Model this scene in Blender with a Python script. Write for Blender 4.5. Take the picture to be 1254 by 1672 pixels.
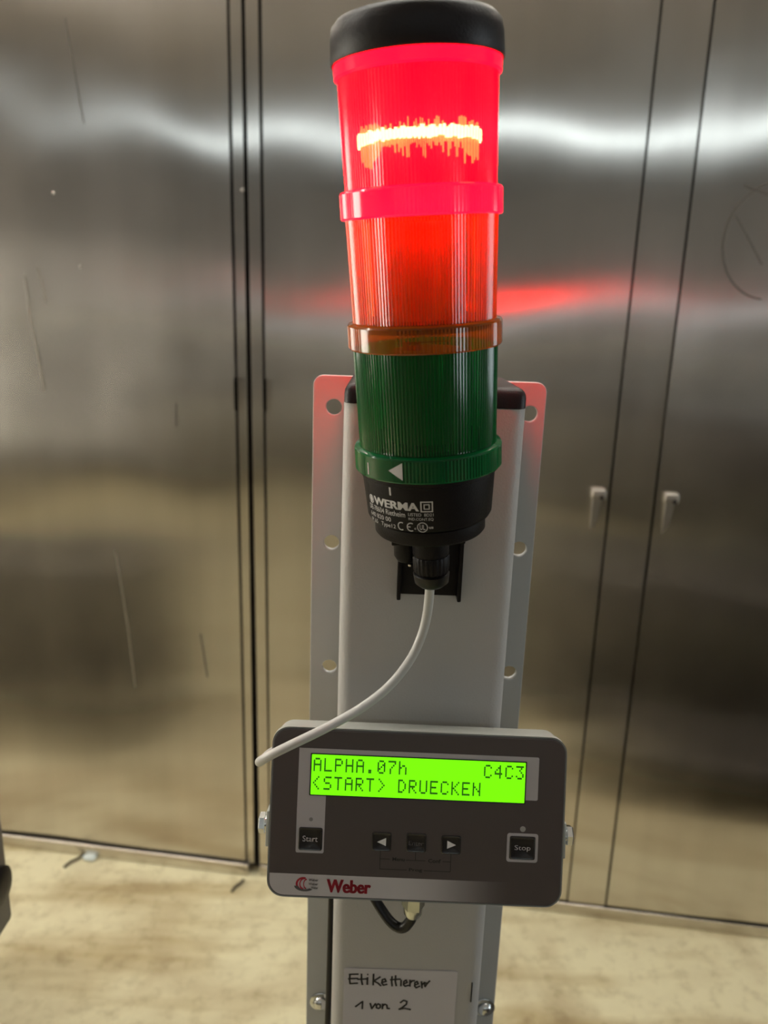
import bpy, bmesh, math, random
from mathutils import Vector, Matrix, noise
random.seed(7)
S = bpy.context.scene
for o in list(bpy.data.objects): bpy.data.objects.remove(o)
COL = S.collection

# ------------------------------------------------------------------ camera
cd = bpy.data.cameras.new('camera'); cam = bpy.data.objects.new('camera', cd); COL.objects.link(cam)
Rx = Vector((0.99960131, 0.00722368, 0.02729525))      # camera right
Rd = Vector((0.02823494, -0.25574001, -0.96633319))    # camera down
Rf = Vector((0.0, 0.96671861, -0.25584201))            # camera forward
cam.matrix_world = Matrix(((Rx.x, -Rd.x, -Rf.x, 0), (Rx.y, -Rd.y, -Rf.y, 0), (Rx.z, -Rd.z, -Rf.z, 1.55), (0, 0, 0, 1)))
cd.sensor_fit = 'HORIZONTAL'; cd.sensor_width = 36; cd.lens = 36 * 1256 / 1254
cd.clip_start = .02; cd.clip_end = 60
cd.dof.use_dof = True; cd.dof.focus_distance = .40; cd.dof.aperture_fstop = 13
S.camera = cam
# ------------------------------------------------------------------ world, exposure
W = bpy.data.worlds.new('world'); S.world = W; W.use_nodes = True
W.node_tree.nodes['Background'].inputs[0].default_value = (.8, .85, 1, 1)
W.node_tree.nodes['Background'].inputs[1].default_value = .25
S.view_settings.view_transform = 'Standard'; S.view_settings.look = 'None'
S.view_settings.exposure = 0.0; S.view_settings.gamma = 1
TUBE = 8.5          # strength of the fluorescent tubes
RED_W = 0.9         # watts of the lit red lamp
# ------------------------------------------------------------------ helpers
def newmat(name):
    m = bpy.data.materials.new(name); m.use_nodes = True
    nt = m.node_tree; b = nt.nodes['Principled BSDF']
    return m, nt, b
def N(nt, t, **k):
    n = nt.nodes.new(t)
    for a, v in k.items():
        if hasattr(n, a): setattr(n, a, v)
    return n
def simple(name, col, rough=.5, metal=0, spec=.5, bump=0, bscale=400, var=0, coat=0):
    m, nt, b = newmat(name)
    b.inputs['Base Color'].default_value = (*col, 1); b.inputs['Roughness'].default_value = rough
    b.inputs['Metallic'].default_value = metal; b.inputs['Specular IOR Level'].default_value = spec
    b.inputs['Coat Weight'].default_value = coat
    tc = N(nt, 'ShaderNodeTexCoord')
    nz = N(nt, 'ShaderNodeTexNoise'); nz.inputs['Scale'].default_value = bscale; nz.inputs['Detail'].default_value = 3
    nt.links.new(tc.outputs['Object'], nz.inputs['Vector'])
    if bump:
        bp = N(nt, 'ShaderNodeBump'); bp.inputs['Strength'].default_value = bump; bp.inputs['Distance'].default_value = .0006
        nt.links.new(nz.outputs['Fac'], bp.inputs['Height']); nt.links.new(bp.outputs['Normal'], b.inputs['Normal'])
    n2 = N(nt, 'ShaderNodeTexNoise'); n2.inputs['Scale'].default_value = 25; n2.inputs['Detail'].default_value = 4
    nt.links.new(tc.outputs['Object'], n2.inputs['Vector'])
    mr = N(nt, 'ShaderNodeMapRange'); mr.inputs['To Min'].default_value = 1 - var; mr.inputs['To Max'].default_value = 1 + var
    nt.links.new(n2.outputs['Fac'], mr.inputs['Value'])
    mx = N(nt, 'ShaderNodeVectorMath', operation='SCALE'); mx.inputs[0].default_value = col
    nt.links.new(mr.outputs['Result'], mx.inputs['Scale']); nt.links.new(mx.outputs['Vector'], b.inputs['Base Color'])
    return m
def emis(name, col, s):
    m, nt, b = newmat(name)
    b.inputs['Base Color'].default_value = (*[c * .5 for c in col], 1); b.inputs['Roughness'].default_value = .4
    b.inputs['Emission Color'].default_value = (*col, 1); b.inputs['Emission Strength'].default_value = s
    return m
def link(name, me, mat=None, parent=None, M=None):
    o = bpy.data.objects.new(name, me); COL.objects.link(o)
    if mat: me.materials.append(mat)
    if parent: o.parent = parent
    if M is not None: o.matrix_world = M if parent is None else o.matrix_world; 
    return o
def finish(bm, name, mat, parent=None, M=None, smooth=None):
    bmesh.ops.recalc_face_normals(bm, faces=bm.faces)
    me = bpy.data.meshes.new(name); bm.to_mesh(me); bm.free()
    if smooth is not None:
        me.shade_smooth()
        if smooth < 180: me.set_sharp_from_angle(angle=math.radians(smooth))
    return link(name, me, mat, parent, M)
def box(bm, x0, x1, y0, y1, z0, z1, bev=0, seg=2, M=None, only=None):
    r = bmesh.ops.create_cube(bm, size=1)
    vs = r['verts']
    for v in vs: v.co = Vector(((x0 + x1) / 2 + v.co.x * (x1 - x0), (y0 + y1) / 2 + v.co.y * (y1 - y0), (z0 + z1) / 2 + v.co.z * (z1 - z0)))
    es = {e for v in vs for e in v.link_edges}
    if only: es = {e for e in es if only((e.verts[0].co - e.verts[1].co).normalized(), (e.verts[0].co + e.verts[1].co) / 2)}
    if bev:
        q = bmesh.ops.bevel(bm, geom=list(es), offset=bev, segments=seg, profile=.5, affect='EDGES')
        vs = list({v for f in q['faces'] for v in f.verts} | {v for v in vs if v.is_valid})
    if M: bmesh.ops.transform(bm, matrix=M, verts=list(set(vs) ))
def lathe(bm, prof, seg=64, M=None, rib=None, arc=None):
    """prof: list of (r, z). rib(theta, j) -> radius multiplier"""
    rings = []
    for j, (r, z) in enumerate(prof):
        ring = []
        for i in range(seg):
            a = 2 * math.pi * i / seg
            rr = r * (rib(i, j) if rib else 1)
            co = Vector((rr * math.cos(a), rr * math.sin(a), z))
            ring.append(bm.verts.new(M @ co if M else co))
        rings.append(ring)
    for a, b in zip(rings, rings[1:]):
        for i in range(seg):
            bm.faces.new((a[i], a[(i + 1) % seg], b[(i + 1) % seg], b[i]))
    return rings
def capped(bm, prof, seg=64, M=None, rib=None):
    R = lathe(bm, prof, seg, M, rib)
    bm.faces.new(R[0][::-1]); bm.faces.new(R[-1])
def tube(bm, pts, r, seg=12, smooth=3):
    P = [Vector(p) for p in pts]
    for _ in range(smooth):   # Chaikin, ends kept
        Q = [P[0]]
        for a, b in zip(P, P[1:]): Q += [a * .75 + b * .25, a * .25 + b * .75]
        Q.append(P[-1]); P = Q
    up = Vector((.13, .2, .97)); rings = []
    for i, p in enumerate(P):
        t = (P[min(i + 1, len(P) - 1)] - P[max(i - 1, 0)]).normalized()
        s = t.cross(up)
        if s.length < .05: s = t.cross(Vector((1, 0, 0)))
        s.normalize(); up = s.cross(t).normalized()
        rings.append([bm.verts.new(p + r * (math.cos(2 * math.pi * k / seg) * s + math.sin(2 * math.pi * k / seg) * up)) for k in range(seg)])
    for a, b in zip(rings, rings[1:]):
        for k in range(seg): bm.faces.new((a[k], a[(k + 1) % seg], b[(k + 1) % seg], b[k]))
    bm.faces.new(rings[0][::-1]); bm.faces.new(rings[-1])
def rrect(x0, x1, z0, z1, r, n=8):
    out = []
    for cx, cz, a0 in ((x1 - r, z1 - r, 0), (x0 + r, z1 - r, 90), (x0 + r, z0 + r, 180), (x1 - r, z0 + r, 270)):
        for k in range(n + 1):
            a = math.radians(a0 + 90 * k / n); out.append((cx + r * math.cos(a), cz + r * math.sin(a)))
    return out
def circ(cx, cz, r, n=28): return [(cx + r * math.cos(2 * math.pi * k / n), cz + r * math.sin(2 * math.pi * k / n)) for k in range(n)]
def curve_mesh(cu):
    o = bpy.data.objects.new('tmp', cu); COL.objects.link(o)
    dg = bpy.context.evaluated_depsgraph_get(); dg.update()
    me = bpy.data.meshes.new_from_object(o.evaluated_get(dg)); bpy.data.objects.remove(o); return me
def plate(loops, y0, y1, bev=0):
    """flat plate in the XZ plane between y0 and y1; loops[0] outline, the others holes"""
    cu = bpy.data.curves.new('tmpc', 'CURVE'); cu.dimensions = '2D'; cu.fill_mode = 'BOTH'
    cu.extrude = abs(y1 - y0) / 2 - bev; cu.bevel_depth = bev; cu.bevel_resolution = 2; cu.offset = -bev
    for L in loops:
        sp = cu.splines.new('POLY'); sp.points.add(len(L) - 1); sp.use_cyclic_u = True
        for p, (x, z) in zip(sp.points, L): p.co = (x, z, 0, 1)
    me = curve_mesh(cu)
    me.transform(Matrix.Translation((0, (y0 + y1) / 2, 0)) @ Matrix.Rotation(math.pi / 2, 4, 'X'))
    return me
def text_me(s, x0, x1, z0, z1, bold=0, ext=0):
    """text fitted to the box; returned lying in the XZ plane facing -Y"""
    cu = bpy.data.curves.new('tmpt', 'FONT'); cu.body = s; cu.offset = bold; cu.extrude = ext; cu.resolution_u = 4
    me = curve_mesh(cu)
    xs = [v.co.x for v in me.vertices]; ys = [v.co.y for v in me.vertices]
    ax, bx, ay, by = min(xs), max(xs), min(ys), max(ys)
    for v in me.vertices:
        v.co = Vector((x0 + (v.co.x - ax) / (bx - ax) * (x1 - x0), -v.co.z, z0 + (v.co.y - ay) / (by - ay) * (z1 - z0)))
    return me
def join_me(mes, name):
    bm = bmesh.new()
    for m in mes: bm.from_mesh(m)
    me = bpy.data.meshes.new(name); bm.to_mesh(me); bm.free(); return me
def flat_poly(pts):
    me = bpy.data.meshes.new('p'); me.from_pydata([(x, 0, z) for x, z in pts], [], [list(range(len(pts)))]); return me
def ribbon(strokes, w):
    """flat pen strokes in the XZ plane"""
    bm = bmesh.new()
    for st in strokes:
        P = [Vector((x, 0, z)) for x, z in st]
        if len(P) == 1: P = [P[0], P[0] + Vector((w * .2, 0, 0))]
        for i, (a, b) in enumerate(zip(P, P[1:])):
            t = (b - a).normalized(); s = Vector((-t.z, 0, t.x)) * w / 2
            e = Vector((0, -.00001 * (i + 1), 0)); q = t * w * .3
            bm.faces.new([bm.verts.new(v + e) for v in (a - q + s, a - q - s, b + q - s, b + q + s)])
    me = bpy.data.meshes.new('r'); bm.to_mesh(me); bm.free(); return me
def rootobj(name, M, label, cat, group=None):
    o = bpy.data.objects.new(name, None); COL.objects.link(o); o.matrix_world = M; o.empty_display_size = .02
    o['label'] = label; o['category'] = cat
    if group: o['group'] = group
    return o
def tag(o, label, cat, group=None):
    o['label'] = label; o['category'] = cat
    if group: o['group'] = group
    return o
def struct(o): o['kind'] = 'structure'; return o
def frame(cols, loc):
    return Matrix(((cols[0][0], cols[0][1], cols[0][2], loc[0]), (cols[1][0], cols[1][1], cols[1][2], loc[1]), (cols[2][0], cols[2][1], cols[2][2], loc[2]), (0, 0, 0, 1)))

# ------------------------------------------------------------------ materials
def steel(name, base=(.62, .58, .535), rough=.205, aniso=1.0):
    m, nt, b = newmat(name); L = nt.links.new
    b.inputs['Metallic'].default_value = 1; b.inputs['Anisotropic'].default_value = aniso
    tg = N(nt, 'ShaderNodeTangent'); tg.direction_type = 'UV_MAP'; tg.uv_map = 'UVMap'
    L(tg.outputs['Tangent'], b.inputs['Tangent'])
    tc = N(nt, 'ShaderNodeTexCoord')
    mp = N(nt, 'ShaderNodeMapping'); mp.inputs['Scale'].default_value = (15, 1, .7); L(tc.outputs['Object'], mp.inputs['Vector'])
    st = N(nt, 'ShaderNodeTexNoise'); st.inputs['Scale'].default_value = 1.0; st.inputs['Detail'].default_value = 5; L(mp.outputs[0], st.inputs['Vector'])
    sm = N(nt, 'ShaderNodeTexNoise'); sm.inputs['Scale'].default_value = 2.6; sm.inputs['Detail'].default_value = 6; L(tc.outputs['Object'], sm.inputs['Vector'])
    # vertical streaks and smudges
    r1 = N(nt, 'ShaderNodeMapRange'); r1.inputs['From Min'].default_value = .35; r1.inputs['From Max'].default_value = .65
    r1.inputs['To Min'].default_value = .96; r1.inputs['To Max'].default_value = 1.03; L(st.outputs['Fac'], r1.inputs['Value'])
    r2 = N(nt, 'ShaderNodeMapRange'); r2.inputs['From Min'].default_value = .3; r2.inputs['From Max'].default_value = .7
    r2.inputs['To Min'].default_value = .88; r2.inputs['To Max'].default_value = 1.06; L(sm.outputs['Fac'], r2.inputs['Value'])
    mu = N(nt, 'ShaderNodeMath', operation='MULTIPLY'); L(r1.outputs[0], mu.inputs[0]); L(r2.outputs[0], mu.inputs[1])
    sc = N(nt, 'ShaderNodeVectorMath', operation='SCALE'); sc.inputs[0].default_value = base; L(mu.outputs[0], sc.inputs['Scale'])
    L(sc.outputs['Vector'], b.inputs['Base Color'])
    r3 = N(nt, 'ShaderNodeMapRange'); r3.inputs['From Min'].default_value = .3; r3.inputs['From Max'].default_value = .7
    r3.inputs['To Min'].default_value = rough - .03; r3.inputs['To Max'].default_value = rough + .04; L(sm.outputs['Fac'], r3.inputs['Value'])
    L(r3.outputs[0], b.inputs['Roughness'])
    return m
M_steel = steel('brushed_steel')
M_steel2 = steel('brushed_steel_trim', (.60, .56, .515), .19)
M_dark = simple('dark_gap', (.012, .009, .007), .8)
M_scratch = simple('scratch', (.09, .08, .07), .6, .3)
M_scratch_l = simple('light_scratch', (.62, .58, .52), .42, 1)
M_latch = simple('cast_latch', (.42, .39, .34), .42, .8)
M_white = simple('white_powder_coat', (.48, .465, .45), .48, bump=.4, bscale=700, var=.02)
M_plate = simple('plate_powder_coat', (.47, .48, .475), .42, bump=.1, bscale=700, var=.02)
M_black = simple('black_plastic', (.008, .006, .0065), .46, spec=.18, bump=.25, bscale=1500)
M_blackg = simple('black_rubber', (.006, .005, .005), .35, spec=.35)
M_cap = simple('black_cap_plastic', (.011, .008, .009), .42, spec=.28, bump=.3, bscale=1200)
M_cable = simple('grey_cable_sheath', (.52, .51, .49), .42)
M_case = simple('light_grey_case', (.42, .43, .40), .42, bump=.1, bscale=900)
M_edge = simple('grey_seal', (.10, .09, .09), .5)
M_chrome = simple('zinc_plated_steel', (.72, .74, .74), .18, 1)
M_brass = simple('nickel_brass', (.62, .64, .56), .22, 1)
M_print = simple('white_print', (.55, .53, .53), .5)
M_mark = simple('marker_ink', (.01, .008, .012), .5)
M_paper = simple('paper_label', (.60, .57, .60), .55, var=.02)
M_wall = simple('painted_wall', (.60, .57, .55), .7, var=.06)
M_ceil = simple('ceiling_paint', (.56, .53, .525), .8, var=.05)
M_mach = simple('machine_grey', (.20, .19, .16), .45, .3, var=.1)
M_machd = simple('machine_dark', (.045, .04, .035), .5, var=.1)
M_housing = simple('housing_grey', (.10, .09, .07), .5, var=.06)
M_tube = emis('fluorescent_tube', (.82, .95, 1.0), TUBE)
M_tube2 = emis('floor_fill_tube', (1.0, .97, .88), TUBE * 4.9)
M_far_glow = emis('far_glow', (.85, .95, 1.0), .9)
M_btn = simple('button_black', (.014, .011, .011), .25, coat=.4)
M_bframe = simple('silver_print', (.50, .47, .49), .45)
M_line = simple('black_print', (.012, .01, .01), .6)
M_redprint = simple('red_print', (.40, .012, .03), .5)
M_dot = simple('led_window', (.40, .38, .37), .5)
M_arrow = simple('arrow_print', (.80, .78, .78), .5)
M_lcd = emis('lcd_backlight', (.19, 1.0, .0), 1.0)
M_lcdch = simple('lcd_segments', (.01, .08, .006), .5)
_l = M_lcdch.node_tree.nodes['Principled BSDF']; _l.inputs['Emission Color'].default_value = (.03, .22, .0, 1); _l.inputs['Emission Strength'].default_value = .32
def panel_mat():
    """dark membrane with a silver band along its lower edge that fades to dark to the right"""
    m, nt, b = newmat('membrane'); L = nt.links.new
    tc = N(nt, 'ShaderNodeTexCoord'); sx = N(nt, 'ShaderNodeSeparateXYZ'); L(tc.outputs['Object'], sx.inputs[0])
    lt = N(nt, 'ShaderNodeMath', operation='LESS_THAN'); lt.inputs[1].default_value = -.0342; L(sx.outputs['Z'], lt.inputs[0])
    mr = N(nt, 'ShaderNodeMapRange'); mr.interpolation_type = 'SMOOTHSTEP'
    mr.inputs['From Min'].default_value = -.01; mr.inputs['From Max'].default_value = .055
    mr.inputs['To Min'].default_value = 1; mr.inputs['To Max'].default_value = 0; L(sx.outputs['X'], mr.inputs['Value'])
    mu = N(nt, 'ShaderNodeMath', operation='MULTIPLY'); L(lt.outputs[0], mu.inputs[0]); L(mr.outputs[0], mu.inputs[1])
    mx = N(nt, 'ShaderNodeMix', data_type='RGBA'); L(mu.outputs[0], mx.inputs['Factor'])
    mx.inputs[6].default_value = (.085, .066, .063, 1); mx.inputs[7].default_value = (.56, .53, .54, 1)
    L(mx.outputs[2], b.inputs['Base Color']); b.inputs['Roughness'].default_value = .42
    nz = N(nt, 'ShaderNodeTexNoise'); nz.inputs['Scale'].default_value = 1800; L(tc.outputs['Object'], nz.inputs['Vector'])
    bp = N(nt, 'ShaderNodeBump'); bp.inputs['Strength'].default_value = .15; bp.inputs['Distance'].default_value = .0003
    L(nz.outputs['Fac'], bp.inputs['Height']); L(bp.outputs[0], b.inputs['Normal'])
    return m
M_panel = panel_mat()
def lens(name, tint, body, see, em=None, es=0, rough=.12):
    """coloured clear plastic: tinted see-through, a translucent body and a gloss coat"""
    m, nt, b = newmat(name); L = nt.links.new
    nt.nodes.remove(b); out = nt.nodes['Material Output']
    tr = N(nt, 'ShaderNodeBsdfTransparent'); tr.inputs['Color'].default_value = (*tint, 1)
    df = N(nt, 'ShaderNodeBsdfDiffuse'); df.inputs['Color'].default_value = (*body, 1)
    tl = N(nt, 'ShaderNodeBsdfTranslucent'); tl.inputs['Color'].default_value = (*body, 1)
    ad = N(nt, 'ShaderNodeMixShader'); ad.inputs[0].default_value = .6; L(df.outputs[0], ad.inputs[1]); L(tl.outputs[0], ad.inputs[2])
    lw = N(nt, 'ShaderNodeLayerWeight'); lw.inputs['Blend'].default_value = .35
    mr = N(nt, 'ShaderNodeMapRange'); mr.inputs['To Min'].default_value = 1 - see; mr.inputs['To Max'].default_value = 1.0
    L(lw.outputs['Facing'], mr.inputs['Value'])
    mx = N(nt, 'ShaderNodeMixShader'); L(mr.outputs[0], mx.inputs[0]); L(tr.outputs[0], mx.inputs[1]); L(ad.outputs[0], mx.inputs[2])
    gl = N(nt, 'ShaderNodeBsdfGlossy'); gl.inputs['Roughness'].default_value = rough
    fr = N(nt, 'ShaderNodeFresnel'); fr.inputs['IOR'].default_value = 1.5
    m2 = N(nt, 'ShaderNodeMixShader'); ge = N(nt, 'ShaderNodeNewGeometry'); fb = N(nt, 'ShaderNodeMath', operation='SUBTRACT'); fb.inputs[0].default_value = 1; L(ge.outputs['Backfacing'], fb.inputs[1])
    fm = N(nt, 'ShaderNodeMath', operation='MULTIPLY'); L(fr.outputs[0], fm.inputs[0]); L(fb.outputs[0], fm.inputs[1]); L(fm.outputs[0], m2.inputs[0]); L(mx.outputs[0], m2.inputs[1]); L(gl.outputs[0], m2.inputs[2])
    last = m2
    if em:
        e = N(nt, 'ShaderNodeEmission'); e.inputs['Color'].default_value = (*em, 1); e.inputs['Strength'].default_value = es
        a = N(nt, 'ShaderNodeAddShader'); L(m2.outputs[0], a.inputs[0]); L(e.outputs[0], a.inputs[1]); last = a
    L(last.outputs[0], out.inputs['Surface'])
    return m
M_red = lens('red_lens', (1, .03, .018), (.85, .0008, .003), .55, (1, .0, .0008), 30)
M_redring = lens('red_lens_ring', (1, .04, .03), (.80, .003, .02), .4, (1, .002, .022), 2.4)
M_amber = lens('amber_lens', (1, .42, .05), (.80, .20, .015), .72)
M_amberring = lens('amber_lens_ring', (1, .42, .05), (.62, .20, .015), .62)
M_green = lens('green_lens', (.05, .55, .20), (.008, .20, .06), .75)
M_greenring = lens('green_lens_ring', (.05, .62, .22), (.008, .26, .08), .55)
M_core = simple('diffuser_core', (.48, .36, .26), .3)
M_coreg = simple('diffuser_core_green', (.25, .36, .24), .3)
M_led = emis('hot_led', (1, .85, .58), 170)
M_fringe = emis('led_fringe_glow', (1, .62, .20), 30)

def floor_mat():
    m, nt, b = newmat('concrete_floor'); L = nt.links.new
    tc = N(nt, 'ShaderNodeTexCoord')
    n1 = N(nt, 'ShaderNodeTexNoise'); n1.inputs['Scale'].default_value = 3.2; n1.inputs['Detail'].default_value = 8; n1.inputs['Distortion'].default_value = .8
    n2 = N(nt, 'ShaderNodeTexNoise'); n2.inputs['Scale'].default_value = 22; n2.inputs['Detail'].default_value = 10; n2.inputs['Roughness'].default_value = .65
    mp = N(nt, 'ShaderNodeMapping'); mp.inputs['Scale'].default_value = (1.1, 6, 1); mp.inputs['Rotation'].default_value = (0, 0, .12)
    n3 = N(nt, 'ShaderNodeTexNoise'); n3.inputs['Scale'].default_value = 1.4; n3.inputs['Detail'].default_value = 5
    L(tc.outputs['Object'], n1.inputs[0]); L(tc.outputs['Object'], n2.inputs[0]); L(tc.outputs['Object'], mp.inputs[0]); L(mp.outputs[0], n3.inputs[0])
    c1 = N(nt, 'ShaderNodeValToRGB'); e = c1.color_ramp.elements
    e[0].position = .30; e[0].color = (.47, .39, .235, 1); e[1].position = .55; e[1].color = (.70, .64, .42, 1)
    L(n1.outputs['Fac'], c1.inputs[0])
    c3 = N(nt, 'ShaderNodeValToRGB'); e = c3.color_ramp.elements
    e[0].position = .34; e[0].color = (.66, .58, .47, 1); e[1].position = .50; e[1].color = (1, 1, 1, 1)
    L(n3.outputs['Fac'], c3.inputs[0])
    c2 = N(nt, 'ShaderNodeValToRGB'); e = c2.color_ramp.elements
    e[0].position = .28; e[0].color = (.6, .55, .48, 1); e[1].position = .5; e[1].color = (1, 1, 1, 1)
    L(n2.outputs['Fac'], c2.inputs[0])
    a = N(nt, 'ShaderNodeMix', data_type='RGBA', blend_type='MULTIPLY'); a.inputs['Factor'].default_value = .9
    L(c1.outputs[0], a.inputs[6]); L(c3.outputs[0], a.inputs[7])
    d = N(nt, 'ShaderNodeMix', data_type='RGBA', blend_type='MULTIPLY'); d.inputs['Factor'].default_value = .7
    L(a.outputs[2], d.inputs[6]); L(c2.outputs[0], d.inputs[7])
    L(d.outputs[2], b.inputs['Base Color']); b.inputs['Roughness'].default_value = .62
    bp = N(nt, 'ShaderNodeBump'); bp.inputs['Strength'].default_value = .3; bp.inputs['Distance'].default_value = .004
    L(n2.outputs['Fac'], bp.inputs['Height']); L(bp.outputs[0], b.inputs['Normal'])
    return m
M_floor = floor_mat()

# ------------------------------------------------------------------ room
bm = bmesh.new(); box(bm, -5, 6, -9, 3.2, -.1, 0); floor = struct(finish(bm, 'floor', M_floor))
bm = bmesh.new(); box(bm, -5, 6, -9, 3.2, 3.4, 3.5); struct(finish(bm, 'ceiling', M_ceil))
def side_wall(name, x0, x1, y0, y1, z0, z1):
    me = plate([[(-9, 0), (3.2, 0), (3.2, 3.4), (-9, 3.4)], [(y0, z0), (y1, z0), (y1, z1), (y0, z1)]], -.05, .05)
    me.transform(Matrix.Translation(((x0 + x1) / 2, 0, 0)) @ Matrix.Rotation(math.pi / 2, 4, 'Z')); struct(link(name, me, M_wall))
side_wall('wall_left', -5.1, -5, .8, 2.2, .5, 1.9)
bm = bmesh.new(); box(bm, -5.07, -5.04, .8, 2.2, .5, 1.9); struct(finish(bm, 'added_glow_2', emis('left_glow', (1, .96, .82), 16)))  # unseen glowing panel added to light the left bevel of the column
side_wall('wall_right', 6, 6.1, -.6, 1.2, .7, 2.2)
bm = bmesh.new(); box(bm, 6.04, 6.07, -.6, 1.2, .7, 2.2); struct(finish(bm, 'added_glow_3', emis('right_glow', (.85, .95, 1), 7)))  # unseen glowing panel added to light the right bevel of the column
me = plate([[(-5, 0), (6, 0), (6, 3.4), (-5, 3.4)], [(-4.6, 1.50), (5.6, 1.50), (5.6, 1.70), (-4.6, 1.70)]], -9.1, -9)
struct(link('wall_front', me, M_wall))
bm = bmesh.new(); box(bm, -4.6, 5.6, -9.07, -9.04, 1.50, 1.70); struct(finish(bm, 'added_glow_1', M_far_glow))  # unseen glowing strip added as a pale band for the steel

# steel wall: u along the wall, z up, -y out of the wall towards the camera
MW = frame(((.99162582, .12914422, 0), (-.12914422, .99162582, 0), (0, 0, 1)), (-1.10177981, 1.93070776, 0))
def wave(u, z, seed):
    d = .0062 * noise.noise(Vector((u * 1.9 + seed, z * 1.7, seed * 3.1)))
    d += .0020 * noise.noise(Vector((u * 4.1 + seed, z * 3.9, seed * 1.7)))
    return d
def panel(name, u0, u1, z0, z1, th=.02, seed=0., amp=1., y=0., step=.03, taper=None, mat=M_steel):
    """sheet panel, slightly buckled, with real thickness; taper shifts an edge (left, right) from top to bottom"""
    bm = bmesh.new(); uv = bm.loops.layers.uv.new('UVMap')
    nu = max(2, int((u1 - u0) / step)); nz = max(2, int((z1 - z0) / step))
    G = []
    for j in range(nz + 1):
        z = z0 + (z1 - z0) * j / nz; row = []
        a, b = u0, u1
        if taper:
            k = 1 - (z - z0) / (z1 - z0); a += taper[0] * k; b += taper[1] * k
        for i in range(nu + 1):
            u = a + (b - a) * i / nu
            ed = min(1, min(i, nu - i) * 1.0 / 2 + .15)
            row.append(bm.verts.new((u, y + amp * wave(u, z, seed), z)))
        G.append(row)
    def face(vs):
        f = bm.faces.new(vs)
        for l in f.loops: l[uv].uv = (l.vert.co.x, l.vert.co.z)
        return f
    fr = []
    for j in range(nz):
        for i in range(nu): fr.append(face((G[j][i], G[j][i + 1], G[j + 1][i + 1], G[j + 1][i])))
    rim = [G[0][i] for i in range(nu + 1)] + [G[j][nu] for j in range(1, nz + 1)] + [G[nz][i] for i in range(nu - 1, -1, -1)] + [G[j][0] for j in range(nz - 1, 0, -1)]
    lip = [bm.verts.new(v.co + Vector((0, th, 0))) for v in rim]
    n = len(rim)
    for k in range(n): face((rim[k], lip[k], lip[(k + 1) % n], rim[(k + 1) % n]))
    me = bpy.data.meshes.new(name); bm.to_mesh(me); bm.free()
    me.shade_smooth(); me.set_sharp_from_angle(angle=math.radians(40))
    o = link(name, me, mat); o.matrix_world = MW; return struct(o)
TOPZ = 2.55
bm = bmesh.new(); box(bm, -3.4, 6.4, .032, .12, 0, 3.4); o = finish(bm, 'wall_back', M_dark); o.matrix_world = MW; struct(o)
door1 = panel('door_1', -1.7, .7470, .042, TOPZ, seed=2.3)
panel('trim_1', .7535, .7800, .036, TOPZ, seed=5, amp=.1, taper=(0, -.008), mat=M_steel2)
panel('trim_2', .7865, .8150, .036, TOPZ, seed=6, amp=.1, taper=(.002, 0), mat=M_steel2)
door2 = panel('door_2', .8215, 1.6300, .040, TOPZ, seed=8.6)
panel('trim_3', 1.6350, 1.7300, .0355, TOPZ, seed=8.7, amp=.8, mat=M_steel)
door3 = panel('door_3', 1.7350, 3.3, .040, TOPZ, seed=11.2)
panel('trim_4', -1.7, 3.3, TOPZ + .01, 3.38, seed=1, amp=.3, step=.1, mat=M_steel2)
def rail(name, u0, u1, z1, y=-.012):
    bm = bmesh.new(); box(bm, u0, u1, y, .03, 0, z1, .003, 2)
    uv = bm.loops.layers.uv.new('UVMap')
    for f in bm.faces:
        for l in f.loops: l[uv].uv = (l.vert.co.x, l.vert.co.z)
    o = finish(bm, name, M_steel2, smooth=30); o.matrix_world = MW; return struct(o)
rail('baseboard_back', -1.7, .758, .036)
rail('trim_5', .7885, 3.3, .0335, -.006)
# small bent tabs along the two seams, latches, scratches (children of the doors)
def child(bm, name, mat, parent, smooth=40): return finish(bm, name, mat, parent, smooth=smooth)
bm = bmesh.new(); box(bm, .7455, .7515, -.004, .012, 1.305, 1.382, .001); child(bm, 'hinge_tab', M_steel2, door1)
bm = bmesh.new(); box(bm, .8175, .8230, -.004, .012, 1.305, 1.382, .001); child(bm, 'hinge_tab', M_steel2, door2)
def latch(parent, u, z):
    bm = bmesh.new()
    box(bm, u - .016, u + .016, -.018, .004, z - .024, z, .004, 3)
    # tongue narrowing downwards
    vs = []
    for zz, x0, x1, y0 in ((z - .012, -.012, .008, -.020), (z - .04, -.012, .006, -.016), (z - .075, -.011, .003, -.010), (z - .098, -.011, -.004, -.004)):
        vs.append([bm.verts.new((u + x0, y0, zz)), bm.verts.new((u + x1, y0 + .003, zz)), bm.verts.new((u + x1, .003, zz)), bm.verts.new((u + x0, .003, zz))])
    for a, b in zip(vs, vs[1:]):
        for k in range(4): bm.faces.new((a[k], a[(k + 1) % 4], b[(k + 1) % 4], b[k]))
    bm.faces.new(vs[0]); bm.faces.new(vs[-1][::-1])
    h = child(bm, 'handle', M_latch, parent, 45)
    bm = bmesh.new(); capped(bm, [(.005, .0), (.005, .003)], 16, Matrix.Translation((u + .006, -.018, z - .018)) @ Matrix.Rotation(math.pi / 2, 4, 'X'))
    c = finish(bm, 'pivot_pin', M_dark, h, smooth=40)
latch(door2, 1.606, 1.165); latch(door3, 1.766, 1.165)
def scratch(parent, pts, w, mat, seed):
    st = []
    P = [Vector((u, 0, z)) for u, z in pts]
    me = ribbon([[(p.x, p.z) for p in P]], w)
    for v in me.vertices: v.co.y += wave(v.co.x, v.co.z, seed) - .0009
    return link('scratch_mark', me, mat, parent)
cx, cz = 1.905, 1.705
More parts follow.
